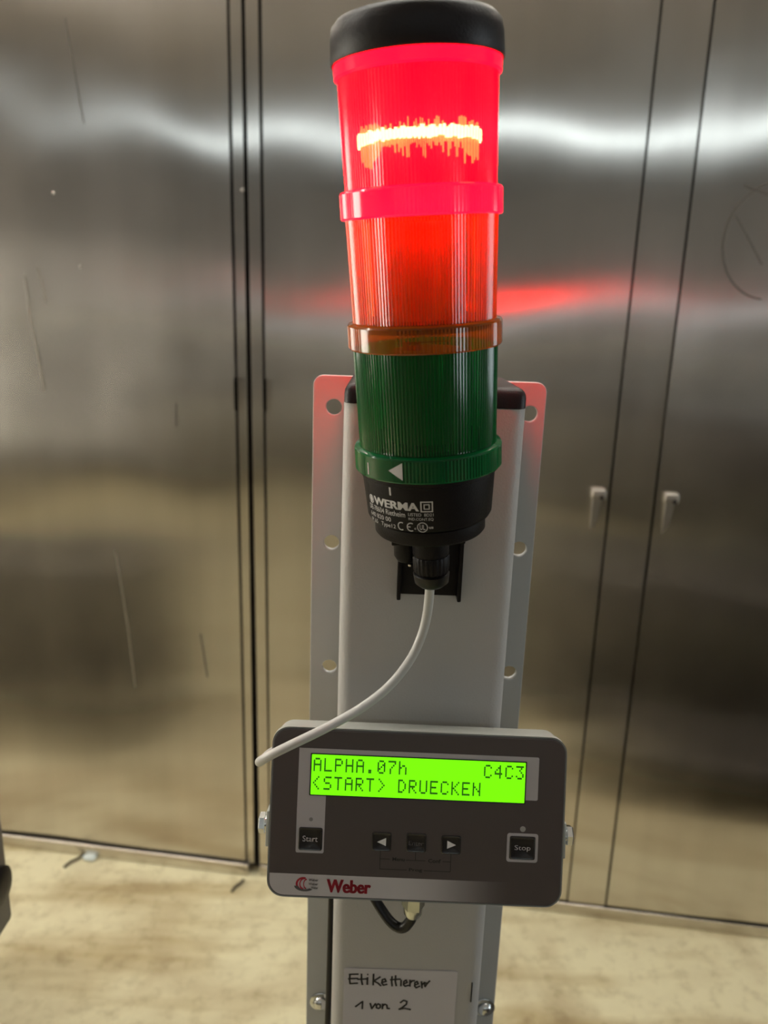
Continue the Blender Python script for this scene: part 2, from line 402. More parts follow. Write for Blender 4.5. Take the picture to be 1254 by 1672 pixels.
arc = [(cx + .098 * math.cos(math.radians(a)), cz + .115 * math.sin(math.radians(a))) for a in range(95, 275, 9)]
scratch(door3, arc, .0032, M_scratch, 11.2)
scratch(door3, [(1.835, 1.812), (1.88, 1.797), (1.93, 1.778)], .003, M_scratch, 11.2)
scratch(door3, [(1.825, 1.755), (1.86, 1.705), (1.89, 1.66)], .0022, M_scratch, 11.2)
scratch(door1, [(.385, 2.14), (.40, 2.02), (.412, 1.93)], .0022, M_scratch, 2.3)
scratch(door1, [(.600, 1.315), (.598, 1.26)], .003, M_scratch, 2.3)
scratch(door1, [(.640, .72), (.655, .60)], .003, M_scratch, 2.3)
scratch(door1, [(.42, .93), (.44, .72), (.45, .55)], .0035, M_scratch_l, 2.3)
scratch(door1, [(.27, 1.62), (.285, 1.54)], .0025, M_scratch_l, 2.3)
scratch(door1, [(.235, 1.60), (.24, 1.50), (.26, 1.33)], .0030, M_scratch_l, 2.3)
for u, z in ((.326, 1.785), (.377, 1.625), (.775, 1.795)):
    bm = bmesh.new(); capped(bm, [(.0042, 0), (.0036, .0015), (.001, .002)], 12, Matrix.Translation((u, wave(u, z, 2.3) + .0002, z)) @ Matrix.Rotation(math.pi / 2, 4, 'X'))
    child(bm, 'dent_dot', M_scratch_l, door1)  # small dents, built as raised pale dots

# ceiling tubes (far row seen as bands in the steel, near row added for the floor)
def fitting(x, y, z, L, label, tm=M_tube):
    r = rootobj('ceiling_light', Matrix.Translation((x, y, z)), label, 'ceiling light', 'fluorescent ceiling lights')
    bm = bmesh.new(); box(bm, -L / 2, L / 2, -.09, .09, .03, .10, .01); finish(bm, 'housing', M_wall, r, smooth=40)
    bm = bmesh.new(); capped(bm, [(.05, -L / 2 + .03), (.05, L / 2 - .03)], 16, Matrix.Rotation(math.pi / 2, 4, 'Y')); finish(bm, 'tube', tm, r, smooth=60)
    bm = bmesh.new(); box(bm, -.02, .02, -.02, .02, .10, 3.4 - z + .0, 0); finish(bm, 'hanger', M_wall, r)
for x, w in ((-2.6, 'left of'), (.4, 'straight behind'), (3.4, 'right of')): fitting(x, -4.6, 3.25, 2.6, 'fluorescent ceiling light in the far row, %s the camera' % w)
for x, w in ((-2.6, 'left one'), (.1, 'right one')): fitting(x, 1.0, 3.25, 2.6, 'unseen ceiling light added to brighten the floor by the steel wall, the %s of two' % w, M_tube2)  # near row added to brighten the floor, outside the mirrored view

# unseen machines mirrored in the steel, some added only to darken it
def machine(x0, x1, y0, y1, h, label, mat, name='packing_machine'):
    r = rootobj(name, Matrix.Translation(((x0 + x1) / 2, (y0 + y1) / 2, 0)), label, 'machine')
    a, b = (x1 - x0) / 2, (y1 - y0) / 2
    bm = bmesh.new(); box(bm, -a, a, -b, b, .12, h, .03, 3); finish(bm, 'housing', mat, r, smooth=40)
    bm = bmesh.new(); box(bm, -a * .8, a * .8, b, b + .015, h * .55, h * .9, .006); finish(bm, 'front_panel', M_machd, r, smooth=40)
    for sx in (-1, 1):
        for sy in (-1, 1):
            bm = bmesh.new(); box(bm, sx * a * .85 - .03, sx * a * .85 + .03, sy * b * .8 - .03, sy * b * .8 + .03, 0, .13); finish(bm, 'leg', M_machd, r)
    return r
machine(-4.6, -1.0, -3.6, -2.5, 1.42, 'wide grey packing machine standing behind the camera to the left', M_mach)
machine(-.7, 2.0, -3.8, -2.6, 1.36, 'grey packing machine standing straight behind the camera', M_mach)
machine(2.4, 5.4, -3.4, -2.4, 1.45, 'grey packing machine standing behind the camera to the right', M_mach)
machine(.15, 1.7, .06, .70, .62, 'low dark labelling machine base to the right of the column, below the frame', M_machd, 'labelling_machine')
machine(.5, 1.9, .78, 1.16, .20, 'low dark block added below the frame to darken the reflection in the steel wall', M_machd, 'low_dark_block')  # added out of view, darkens the lower right of the steel
machine(.7, 2.3, -1.3, -.30, 1.15, 'dark machine block added behind the camera on the right to darken the steel', M_machd)  # added block behind the camera, gives the steel a dark shape to mirror
machine(-2.0, -.98, .95, 1.42, .66, 'low dark cart added left of the view as a dark patch in the steel wall', M_machd, 'cart')  # added out of view as the dark patch mirrored at left

# ------------------------------------------------------------------ stand
MS = frame(((0.999977, 0.00167, 0.006539), (-0.001726, 0.999961, 0.008621), (-0.006524, -0.008632, 0.999941)), (0.026214, 0.417371, 1.499325))
stand = rootobj('machine_column', MS, 'white square metal column with black cap and drilled plate', 'column')
BOT = -1.494
bm = bmesh.new(); box(bm, -.05, .05, 0, .08, BOT + .01, .0, .0085, 6, only=lambda d, c: abs(d.z) > .9)
finish(bm, 'post', M_white, stand, smooth=50)
bm = bmesh.new(); box(bm, -.0497, .0497, -.0003, .0815, .0003, .0115, .0060, 5, only=lambda d, c: abs(d.z) > .9 or c.z > .01)
finish(bm, 'end_cap', M_cap, stand, smooth=50)
hz = [-.0118 - .0915 * k for k in range(16)]
holes = [circ(sx, z, .0052) for z in hz if abs(z + .4693) > .03 for sx in (-.0607, .0665)]
me = plate([rrect(-.0742, .0762, BOT + .01, .0085, .0065)] + holes, .0815, .0865, .0006)
back = link('back_plate', me, M_plate, stand)
for sx in (-.0628, .0680):
    bm = bmesh.new(); Mx = Matrix.Translation((sx, .0810, -.4860)) @ Matrix.Rotation(math.pi / 2, 4, 'X')
    capped(bm, [(.0085, -.0004), (.0085, .0009), (.0080, .0013)], 28, Mx)
    w = finish(bm, 'washer', M_chrome, stand, smooth=40)
    bm = bmesh.new(); capped(bm, [(.0058, 0.0010), (.0056, .003), (.0042, .0048), (.0015, .0056)], 24, Mx); finish(bm, 'bolt_head', M_chrome, w, smooth=60)
bm = bmesh.new(); box(bm, -.10, .10, -.05, .14, BOT, BOT + .012, .003); finish(bm, 'foot_plate', M_plate, stand, smooth=40)
bm = bmesh.new(); box(bm, .0432, .0440, -.0004, .0002, -.3955, -.3800); finish(bm, 'dark_scuff', M_dark, stand)

# handwritten sticker
lab = rootobj('paper_label', MS @ Matrix.Translation((0, 0, 0)), 'white paper sticker with black handwriting at the bottom of the column', 'label')
def lx(cx): return -.0416 + (480 + cx / 3.3 - 562) * .000405
def lz(cy): return -.372 - (1440 + cy / 3.3 - 1583.5) * .00049
me = plate([[(-.0416, -.448), (.0335, -.448), (.0335, -.3716), (.0320, -.3708), (-.0405, -.3712), (-.0416, -.3722)]], -.0006, -.0002); link('sheet', me, M_paper, lab)
ST = [[(300, 500), (347, 497)], [(303, 500), (302, 530), (305, 550), (345, 546)], [(296, 524), (345, 520)], [(365, 496), (366, 530), (372, 553)], [(345, 525), (400, 521)],
      [(398, 514), (398, 551)], [(398, 497)], [(430, 494), (430, 553)], [(466, 508), (433, 531), (455, 542), (472, 556)],
      [(478, 537), (499, 531), (492, 517), (479, 522), (476, 540), (485, 552), (504, 547)], [(530, 504), (529, 530), (533, 555)], [(549, 498), (549, 530), (555, 553)], [(522, 521), (575, 516)],
      [(580, 522), (580, 553)], [(595, 541), (613, 533), (606, 520), (595, 528), (595, 546), (603, 554), (621, 548)], [(628, 520), (629, 553)], [(629, 536), (640, 523), (652, 522)],
      [(655, 546), (673, 538), (666, 525), (655, 533), (655, 551), (663, 560), (682, 550)], [(690, 526), (695, 560)], [(694, 543), (706, 530), (722, 534), (734, 520)], [(706, 530), (711, 552), (722, 534)],
      [(338, 676), (376, 646), (375, 686)], [(418, 655), (427, 684), (447, 655)], [(462, 656), (452, 664), (453, 678), (464, 682), (474, 674), (472, 661), (462, 656)],
      [(486, 656), (485, 683)], [(485, 668), (498, 657), (508, 661), (512, 680), (524, 680)], [(582, 645), (598, 632), (617, 637), (614, 654), (592, 672), (576, 682), (605, 676), (638, 681)]]
me = ribbon([[(lx(a), lz(b)) for a, b in s] for s in ST], .00125)
me.transform(Matrix.Translation((0, -.00075, 0))); link('handwriting', me, M_mark, lab)

# ------------------------------------------------------------------ signal tower
MT = frame(((0.996683, 0.03733, -0.072316), (-0.042978, 0.996012, -0.078185), (0.069109, 0.081034, 0.994313)), (0.02079, 0.364397, 1.47679))
tower = rootobj('signal_tower', MT, 'stacked signal light tower with lit red, amber and green modules', 'signal light')
NR = 132
def ribs(i, j, a=.0075):
    k = i % 4; return (1 - a, 1 - a * .4, 1, 1 - a * .4)[k]
def module(s0, s1, name, ringname, mat, ringmat, top_collar=None, core=M_core, ring_h=.0112, rods=None):
    # ribbed lens tube with real wall thickness
    bm = bmesh.new(); r0 = .0324; r1 = .0331
    outer = [(r0, s0 + ring_h), (r0 + (r1 - r0) * .5, (s0 + s1) / 2 + ring_h / 2), (r1, s1)]
    lathe(bm, outer, NR * 4, rib=ribs)
    o = finish(bm, name, mat, tower, smooth=25)
    bm = bmesh.new()
    prof = [(.0318, s0 - .0003), (.0345, s0), (.0350, s0 + .0006), (.0350, s0 + ring_h - .001), (.0345, s0 + ring_h - .0002), (.0326, s0 + ring_h + .0004)]
    # ring: coarse notches on the middle part of its wall
    lathe(bm, prof, NR * 2, rib=lambda i, j: (.992 if (j in (2, 3) and i % 2 and 8 < (i % 88) < 70) else 1))
    finish(bm, ringname, ringmat, tower, smooth=25)
    if top_collar:
        bm = bmesh.new(); lathe(bm, [(.0332, s1 - .006), (.0344, s1 - .0052), (.0346, s1)], 96); finish(bm, 'lens_collar', ringmat, tower, smooth=30)
    # upright prism rods moulded inside the lens, uneven in width and spacing
    if rods:
        bm = bmesh.new(); rnd = random.Random(int(s0 * 1e4)); a = 0.0
        while a < 360:
            front = abs(a - 180) < 25 or a < 25 or a > 335
            w = rnd.uniform(.9, 1.3) if front else rnd.choice((1.1, 1.6, 2.4)); st = w + (rnd.uniform(.9, 1.4) if front else rnd.uniform(1.0, 3.4))
            P = []
            for z, q in ((s0 + ring_h + .0005, .0308), (s1 - .0008, .0313)):
                for da, dr in ((-w / 2, -.0007), (-w / 5, 0), (w / 5, 0), (w / 2, -.0007)):
                    t = math.radians(a + da - 90); P.append(bm.verts.new(((q + dr) * math.cos(t), (q + dr) * math.sin(t), z)))
            for k in range(4): bm.faces.new((P[k], P[(k + 1) % 4], P[4 + (k + 1) % 4], P[4 + k]))
            bm.faces.new(P[:4][::-1]); bm.faces.new(P[4:]); a += st
        finish(bm, 'prism_rods', rods, tower, smooth=15)['kind'] = 'stuff'
    # inner diffuser with prisms
    bm = bmesh.new(); capped(bm, [(.0165, s0 + .008), (.0185, s0 + .010), (.0185, s1 - .004), (.0165, s1 - .002)], 160, rib=lambda i, j: (1, .95)[i % 2])
    finish(bm, 'diffuser', core, tower, smooth=None)
module(.1124, .1715, 'red_lens', 'red_lens_ring', M_red, M_redring, True, core=simple('diffuser_core_red', (.35, .001, .002), .3))
module(.0580, .1124, 'amber_lens', 'amber_lens_ring', M_amber, M_amberring, rods=simple('amber_prism', (.80, .30, .03), .12, coat=.5))
module(.0017, .0580, 'green_lens', 'green_lens_ring', M_green, M_greenring, core=M_coreg, rods=simple('green_prism', (.06, .42, .20), .12, coat=.5))
# thin bayonet latch on the amber ring
# dark coupling sockets inside the lower lens ends
for s in (.0655, .0105):
    bm = bmesh.new(); capped(bm, [(.0300, s), (.0300, s + .0045)], 60); finish(bm, 'contact_socket', M_machd, tower, smooth=30)
bm = bmesh.new(); capped(bm, [(.0322, .1128), (.0322, .1150)], 60); finish(bm, 'partition', lens('partition_plastic', (.95, .03, .010), (.8, .003, .003), .6), tower, smooth=30)
# hot LED ring in the red module; ragged fins imitate its light seen through the ribs
def led_fins(name, n, rr, base, u0, u1, d0, d1, fill, pw, mat, seed):
    bm = bmesh.new(); rnd = random.Random(seed)
    for i in range(n):
        a0 = 2 * math.pi * i / n; a1 = 2 * math.pi * (i + fill) / n
        up = u0 + u1 * rnd.random() ** pw; dn = d0 + d1 * rnd.random() ** pw
        q = [(rr * math.cos(a), rr * math.sin(a), z) for a, z in ((a0, base - dn), (a1, base - dn), (a1, base + up), (a0, base + up))]
        q2 = [(x * .96, y * .96, z) for x, y, z in q]
        A = [bm.verts.new(p) for p in q]; B = [bm.verts.new(p) for p in q2]
        bm.faces.new(A); bm.faces.new(B[::-1])
        for k in range(4): bm.faces.new((A[k], B[k], B[(k + 1) % 4], A[(k + 1) % 4]))
    finish(bm, name, mat, tower)['kind'] = 'stuff'
led_fins('led_ring', 190, .0262, .1432, .0012, .0014, .0014, .0014, 1.0, 1.5, M_led, 3)
led_fins('led_fringe', 190, .0250, .1425, .0018, .0045, .0030, .0060, .5, 2.2, M_fringe, 8)  # glowing fins put the yellow fringe of the LED light into shape
ld = bpy.data.lights.new('red_lamp', 'POINT'); ld.energy = RED_W; ld.color = (1, .03, .05); ld.shadow_soft_size = .012
lo = bpy.data.objects.new('red_lamp', ld); COL.objects.link(lo); lo.parent = tower; lo.location = (0, .0235, .134)
l2 = bpy.data.lights.new('amber_fill', 'POINT'); l2.energy = RED_W * .12; l2.color = (1, .05, .02); l2.shadow_soft_size = .008  # extra red light added to brighten the amber lens below
l2o = bpy.data.objects.new('amber_fill', l2); COL.objects.link(l2o); l2o.parent = tower; l2o.location = (0, -.0245, .1185)
# cap
bm = bmesh.new(); R = lathe(bm, [(.0338, .1708), (.0352, .1708), (.0356, .1714), (.0352, .1800), (.0345, .1840), (.0325, .1862), (.029, .1872), (.015, .1880), (.001, .1882)], 96)
bm.faces.new(R[0][::-1]); bm.faces.new(R[-1]); finish(bm, 'top_cap', M_cap, tower, smooth=45)
# base housing
def rbase(s):   # radius of the printed housing at height s
    return .0318 + (.0302 - .0318) * min(1, max(0, (.000 - s) / .021))
bm = bmesh.new()
R = lathe(bm, [(.0328, .0016), (.0326, -.0006), (.0318, -.0012), (.0302, -.0210), (.0292, -.0228), (.0268, -.0236)], 96)
bm.faces.new(R[-1]); bm.faces.new(R[0]); base_o = finish(bm, 'base_housing', M_black, tower, smooth=40)
bm = bmesh.new()
capped(bm, [(.0262, -.0238), (.0271, -.0242), (.0271, -.0300), (.0262, -.0312), (.012, -.0318)], 96); finish(bm, 'base_flange', M_black, tower, smooth=40)
for x0, x1 in ((-.0185, -.0145), (.0125, .0165)):
    bm = bmesh.new(); box(bm, x0, x1, -.018, -.012, -.0335, -.0305, .0005); finish(bm, 'clip', M_black, tower)
# round print on the housing
def wrap(me, off=.00012, rfun=rbase):
    """x is an angle in degrees (0 = towards the camera), z the height, bent onto the housing"""
    for v in me.vertices:
        a = math.radians(v.co.x); r = rfun(v.co.z) + off
        v.co = Vector((r * math.sin(a), -r * math.cos(a), v.co.z))
    return me
def subdiv_x(me, w):
    bm = bmesh.new(); bm.from_mesh(me)
    xs = [v.co.x for v in bm.verts]; x = math.floor(min(xs) / w) * w
    while x < max(xs):
        bmesh.ops.bisect_plane(bm, geom=bm.verts[:] + bm.edges[:] + bm.faces[:], plane_co=(x, 0, 0), plane_no=(1, 0, 0)); x += w
    bm.to_mesh(me); bm.free(); return me
def ringpoly(cx, cz, rx, rz, t, a0=0, a1=360, n=28):
    bm = bmesh.new(); P = []
    for k in range(n + 1):
        a = math.radians(a0 + (a1 - a0) * k / n); P.append((bm.verts.new((cx + rx * math.cos(a), 0, cz + rz * math.sin(a))), bm.verts.new((cx + rx * (1 - t) * math.cos(a), 0, cz + rz * (1 - t) * math.sin(a)))))
    for p, q in zip(P, P[1:]): bm.faces.new((p[0], q[0], q[1], p[1]))
    me = bpy.data.meshes.new('q'); bm.to_mesh(me); bm.free(); return me
def rectring(x0, x1, z0, z1, tx, tz):
    bm = bmesh.new()
    o = [bm.verts.new((x, 0, z)) for x, z in ((x0, z0), (x1, z0), (x1, z1), (x0, z1))]
    i = [bm.verts.new((x, 0, z)) for x, z in ((x0 + tx, z0 + tz), (x1 - tx, z0 + tz), (x1 - tx, z1 - tz), (x0 + tx, z1 - tz))]
    for k in range(4): bm.faces.new((o[k], o[(k + 1) % 4], i[(k + 1) % 4], i[k]))
    me = bpy.data.meshes.new('q'); bm.to_mesh(me); bm.free(); return me
def rect(x0, x1, z0, z1): return flat_poly([(x0, z0), (x1, z0), (x1, z1), (x0, z1)])
P = [text_me('WERMA', -55.6, -9.6, -.0120, -.0080, .018), rect(-55, -11, -.01215, -.0119)]
P = [P[0], text_me('WERMA', -54.9, -8.9, -.0120, -.0080, .018)]
link('maker_lettering', wrap(subdiv_x(join_me(P, 'x'), 2)), M_print, tower)
P = [ringpoly(-60.2, -.0102, 4.0, .0021, .2), rect(-61.2, -59.2, -.0118, -.0086), ringpoly(-60.2, -.0102, 2.4, .0012, .5)]
link('maker_emblem', wrap(join_me(P, 'x')), M_print, tower)
P = [rectring(-7.6, 2.9, -.0124, -.0072, 1.1, .00055), rectring(-4.9, 0.2, -.0111, -.0085, .9, .00045)]
link('insulation_symbol', wrap(subdiv_x(join_me(P, 'x'), 2)), M_print, tower)
P = [text_me('DE-78604 Rietheim', -65.5, -21.3, -.01545, -.0128), text_me('640 820 00', -65.0, -36, -.0188, -.0166), text_me('IP 65   Type12', -64.4, -31.3, -.0223, -.0198),
     text_me('LISTED  8D21', -18.4, 3.1, -.0145, -.0130), text_me('IND.CONT.EQ', -18.4, 3.1, -.0168, -.0153)]
link('type_lettering', wrap(subdiv_x(join_me(P, 'x'), 3)), M_print, tower)
P = [ringpoly(-25.5, -.0200, 3.6, .0021, .24, 60, 300), ringpoly(-16.6, -.0200, 3.9, .0022, .24, 60, 300), rect(-20.3, -17.0, -.0202, -.0197),
     ringpoly(-6.5, -.0199, 4.7, .0025, .17), text_me('UL', -8.9, -4.1, -.0212, -.0186, .02), text_me('c', -13.6, -12.0, -.0211, -.0203, .03), text_me('us', -.9, 2.9, -.0206, -.0196, .03)]
link('approval_marks', wrap(join_me(P, 'x')), M_print, tower)
link('alignment_tick', wrap(rect(-34.9, -33.2, -.0055, -.0016)), M_print, tower)
P = [rect(-51.6, -50.4, .0036, .0092), flat_poly([(-30.2, .0075), (-19.0, .0035), (-19.0, .0115)])]
link('arrow_mark', wrap(subdiv_x(join_me(P, 'x'), 3), .0002, lambda z: .0350), M_print, tower)
# bayonet latch outline on the amber ring
P = [rectring(-15.5, 17.5, .0632, .0668, .7, .0004), rect(-15.5, -3, .0600, .0636)]
link('bayonet_latch', wrap(subdiv_x(join_me(P, 'x'), 3), .0003, lambda z: .0350), M_amberring, tower)
# cable gland and connector under the base
bm = bmesh.new(); Mg = Matrix.Translation((0, -.001, 0))
capped(bm, [(.0075, -.0318), (.0092, -.0330), (.0092, -.0440), (.0086, -.0450)], 48, Mg); finish(bm, 'gland_body', M_black, tower, smooth=40)
bm = bmesh.new(); capped(bm, [(.0090, -.0450), (.0094, -.0460), (.0090, -.0530), (.0082, -.0545)], 96, Mg, rib=lambda i, j: (1, .97)[(i // 2) % 2]); finish(bm, 'gland_nut', M_black, tower, smooth=30)
bm = bmesh.new(); capped(bm, [(.0084, -.0545), (.0092, -.0552), (.0086, -.0600), (.0060, -.0622), (.003, -.0626)], 48, Mg); finish(bm, 'gland_seal', M_blackg, tower, smooth=50)
bm = bmesh.new(); capped(bm, [(.0055, -.030), (.0062, -.034), (.0062, -.0470), (.0045, -.0500), (.001, -.0505)], 32, Matrix.Translation((-.0125, .004, 0))); finish(bm, 'connector_boss', M_black, tower, smooth=50)
bm = bmesh.new(); capped(bm, [(.0012, -.0505), (.0012, -.0515)], 12, Matrix.Translation((-.0105, -.0005, 0))); finish(bm, 'screw', M_chrome, tower, smooth=50)

# wall bracket carrying the tower (fixed on the column front)
bk = rootobj('tower_bracket', MS, 'black plastic bracket below the signal tower, screwed to the column', 'bracket')
bm = bmesh.new(); box(bm, -.0168, .0192, -.0035, -.0002, -.1070, -.050, .0006); finish(bm, 'mounting_plate', M_black, bk, smooth=40)
for x0, x1 in ((-.0170, -.0148), (.0172, .0194)):
    bm = bmesh.new(); box(bm, x0, x1, -.0085, -.0002, -.1090, -.052, .0006); finish(bm, 'side_rib', M_black, bk, smooth=40)
bm = bmesh.new(); box(bm, -.0110, .0130, -.0420, -.0030, -.0585, -.0535, .001); finish(bm, 'support_arm', M_black, bk, smooth=40)

# grey cable: from the gland over the control box, then round its left edge to its back
g0 = MS.inverted() @ (MT @ Vector((0, -.001, -.0600)))
pts = [g0, (-.0011, -.0455, -.0850), (-.0008, -.0425, -.0945), (-.0016, -.0405, -.1069), (-.0038, -.0405, -.1172), (-.0085, -.0417, -.1291), (-.0185, -.0479, -.1412), (-.0309, -.0533, -.1502), (-.0433, -.0589, -.156),
       (-.0554, -.0642, -.1608), (-.0675, -.0676, -.1659), (-.0781, -.0663, -.1728), (-.0856, -.0601, -.1811), (-.0885, -.0506, -.1884), (-.0885, -.0380, -.1950), (-.0868, -.0240, -.199), (-.0820, -.0105, -.2030), (-.070, -.0075, -.2080), (-.055, -.0085, -.2120), (-.046, -.0115, -.2150)]
bm = bmesh.new(); tube(bm, pts, .00245, 16, 2); o = finish(bm, 'signal_cable', M_cable, smooth=80); o.matrix_world = MS
tag(o, 'light grey cable hanging from the signal tower across the control box', 'cable')

# ------------------------------------------------------------------ control box
MC = frame(((0.999912, 0.0, 0.013237), (-0.003387, 0.966719, 0.25582), (-0.012797, -0.255842, 0.966634)), (0.023294, 0.372221, 1.275739))
ctl = rootobj('control_box', MC, 'light grey operator box with green display and dark keypad', 'control panel')
# housing: rounded box with slightly drafted sides
bm = bmesh.new(); loops = []
for y, g, r in ((.0006, -.0006, .0092), (0, -.0001, .0095), (.0006, .0000, .0098), (.0045, .0000, .0098), (.0052, -.0008, .0095), (.0195, -.0014, .0090), (.0205, -.0030, .0080)):
    loops.append([bm.verts.new((x, y, z)) for x, z in rrect(-.0826 - g, .0826 + g, -.0477 - g, .0477 + g, r)])
n = len(loops[0])
for a, b in zip(loops, loops[1:]):
    for k in range(n): bm.faces.new((a[k], a[(k + 1) % n], b[(k + 1) % n], b[k]))
bm.faces.new(loops[0]); bm.faces.new(loops[-1][::-1])
finish(bm, 'housing', M_case, ctl, smooth=35)
me = plate([rrect(-.0816, .0816, -.0467, .0467, .0086)], -.0002, .0008); link('seal_edge', me, M_edge, ctl)
me = plate([rrect(-.0810, .0810, -.0461, .0461, .0082)], -.0006, .0002); mem = link('membrane', me, M_panel, ctl)
# silver print around the display and the start key
me = plate([[(-.0672, .0362), (.0662, .0362), (.0668, .0356), (.0668, .0127), (.0662, .0121), (-.0514, .0121), (-.0514, -.0215), (-.0520, -.0222), (-.0664, -.0222), (-.0670, -.0215), (-.0672, 0)]], -.00075, -.0003)
link('silver_field', me, M_bframe, ctl)
me = plate([rrect(-.0607, .0600, .0100, .0336, .0004)], -.0010, -.0004); link('display_frame', me, M_line, ctl)
me = plate([rrect(-.0600, .0593, .0106, .0330, .0003)], -.0011, -.0005); disp = link('display', me, M_lcd, ctl)
FONT = {'A': '01110 10001 10001 11111 10001 10001 10001', 'L': '10000 10000 10000 10000 10000 10000 11111', 'P': '11110 10001 10001 11110 10000 10000 10000', 'H': '10001 10001 10001 11111 10001 10001 10001',
        '.': '00000 00000 00000 00000 00000 01100 01100', '0': '01110 10001 10011 10101 11001 10001 01110', '7': '11111 00001 00010 00100 01000 01000 01000', 'h': '10000 10000 10110 11001 10001 10001 10001',
        'C': '01110 10001 10000 10000 10000 10001 01110', '4': '00010 00110 01010 10010 11111 00010 00010', '3': '11111 00010 00100 00010 00001 10001 01110', '<': '00010 00100 01000 10000 01000 00100 00010',
        '>': '01000 00100 00010 00001 00010 00100 01000', 'S': '01111 10000 10000 01110 00001 00001 11110', 'T': '11111 00100 00100 00100 00100 00100 00100', 'R': '11110 10001 10001 11110 10100 10010 10001',
        'D': '11100 10010 10001 10001 10001 10010 11100', 'U': '10001 10001 10001 10001 10001 10001 01110', 'E': '11111 10000 10000 11110 10000 10000 11111', 'K': '10001 10010 10100 11000 10100 10010 10001', 'N': '10001 10001 11001 10101 10011 10001 10001'}
def lcd_row(s, z1):
    px = .00088; pz = .00108; x0 = -.0589; made = {}
    for k, ch in enumerate(s):
        if ch == ' ': continue
        if ch not in made:
            q = []
            for j, row in enumerate(FONT[ch].split()):
                for i, b in enumerate(row):
                    if b == '1': q.append(rect(i * px, i * px + px * .98, -j * pz - pz * .98, -j * pz))
            me = join_me(q, 'display_character'); me.materials.append(M_lcdch); made[ch] = me
        o = link('display_character', made[ch], None, disp); o.location = (x0 + k * .00594, -.00118, z1)
lcd_row('ALPHA.07h       C4C3', .0312); lcd_row('<START> DRUECKEN', .0210)
def on_face(me, y=-.0007): me.transform(Matrix.Translation((0, y, 0))); return me
def button(x0, x1, z0, z1, name):
    bm = bmesh.new(); L0 = []
    for y, g in ((-.0004, 0), (-.0010, 0), (-.0014, -.0005), (-.0012, -.0011)):
        L0.append([bm.verts.new((x, y, z)) for x, z in rrect(x0 - g, x1 + g, z0 - g, z1 + g, .0012, 4)])
    n = len(L0[0])
    for a, b in zip(L0, L0[1:]):
        for k in range(n): bm.faces.new((a[k], a[(k + 1) % n], b[(k + 1) % n], b[k]))
    bm.faces.new(L0[-1]); return finish(bm, name, M_btn, ctl, smooth=40)
b = button(-.0656, -.0523, -.0207, -.0079, 'button'); link('key_lettering', on_face(text_me('Start', -.0633, -.0549, -.0156, -.0124), -.0015), M_bframe, b)
b = button(-.0247, -.0138, -.0194, -.0090, 'button'); link('arrow_print', on_face(flat_poly([(-.0218, -.0142), (-.0168, -.0163), (-.0168, -.0118)]), -.0015), M_arrow, b)
b = button(-.0055, .0057, -.0193, -.0088, 'button'); link('key_lettering', on_face(text_me('Enter', -.0040, .0042, -.0153, -.0129), -.0015), M_edge, b)
b = button(.0140, .0251, -.0195, -.0093, 'button'); link('arrow_print', on_face(flat_poly([(.0173, -.0164), (.0173, -.0119), (.0222, -.0142)]), -.0015), M_arrow, b)
b = button(.0524, .0663, -.0209, -.0083, 'button'); link('key_lettering', on_face(text_me('Stop', .0549, .0638, -.0163, -.0128), -.0015), M_bframe, b)
me = plate([rrect(.0507, .0680, -.0225, -.0065, .0014), rrect(.0521, .0666, -.0211, -.0080, .0010)], -.0008, -.0003); link('stop_frame', me, M_bframe, ctl)
link('led_dot', on_face(flat_poly(circ(.0592, -.0040, .0016, 18)), -.0008), M_dot, ctl)
link('led_dot', on_face(flat_poly(circ(-.0591, -.0034, .0011, 18)), -.0009), simple('faint_led', (.24, .23, .23), .5), ctl)
lw = .00032
def hl(x0, x1, z): return rect(x0, x1, z - lw / 2, z + lw / 2)
def vl(x, z0, z1): return rect(x - lw / 2, x + lw / 2, z0, z1)
P = [vl(-.0197, -.0296, -.0194), hl(-.0197, -.0141, -.0238), hl(-.0197, -.0046, -.0295), hl(.0050, .0198, -.0295), vl(.0197, -.0296, -.0195), vl(0, -.0240, -.0193), hl(-.0054, .0056, -.0240), hl(.0152, .0197, -.0240),
     text_me('Menu', -.0128, -.0060, -.0247, -.0227, .02), text_me('Conf', .0072, .0142, -.0249, -.0228, .02), text_me('Prog', -.0034, .0040, -.0306, -.0284, .02)]
link('menu_diagram', on_face(join_me(P, 'x'), -.0008), M_line, ctl)
link('maker_lettering', on_face(join_me([text_me('Weber', -.0490 + q, -.0246 + q, -.0438, -.0364, .022) for q in (0, .00025, .0005)], 'x'), -.0008), M_redprint, ctl)
P = [ringpoly(-.0620, -.0396, .0042, .0038, .28, 70, 250), ringpoly(-.0612, -.0396, .0030, .0034, .22, 90, 260), ringpoly(-.0600, -.0396, .0020, .0030, .25, 90, 260)]
link('maker_emblem', on_face(join_me(P, 'x'), -.0008), M_redprint, ctl)
P = [ringpoly(-.0612, -.0405, .0058, .0032, .35, 185, 320), text_me('Weber', -.0591, -.0536, -.0379, -.0365, .03), text_me('Weber', -.0591, -.0536, -.0401, -.0387, .03), text_me('Weber', -.0575, -.0536, -.0422, -.0408, .03)]
link('emblem_dark_print', on_face(join_me(P, 'x'), -.0009), M_edge, ctl)  # dark grey part of the printed emblem
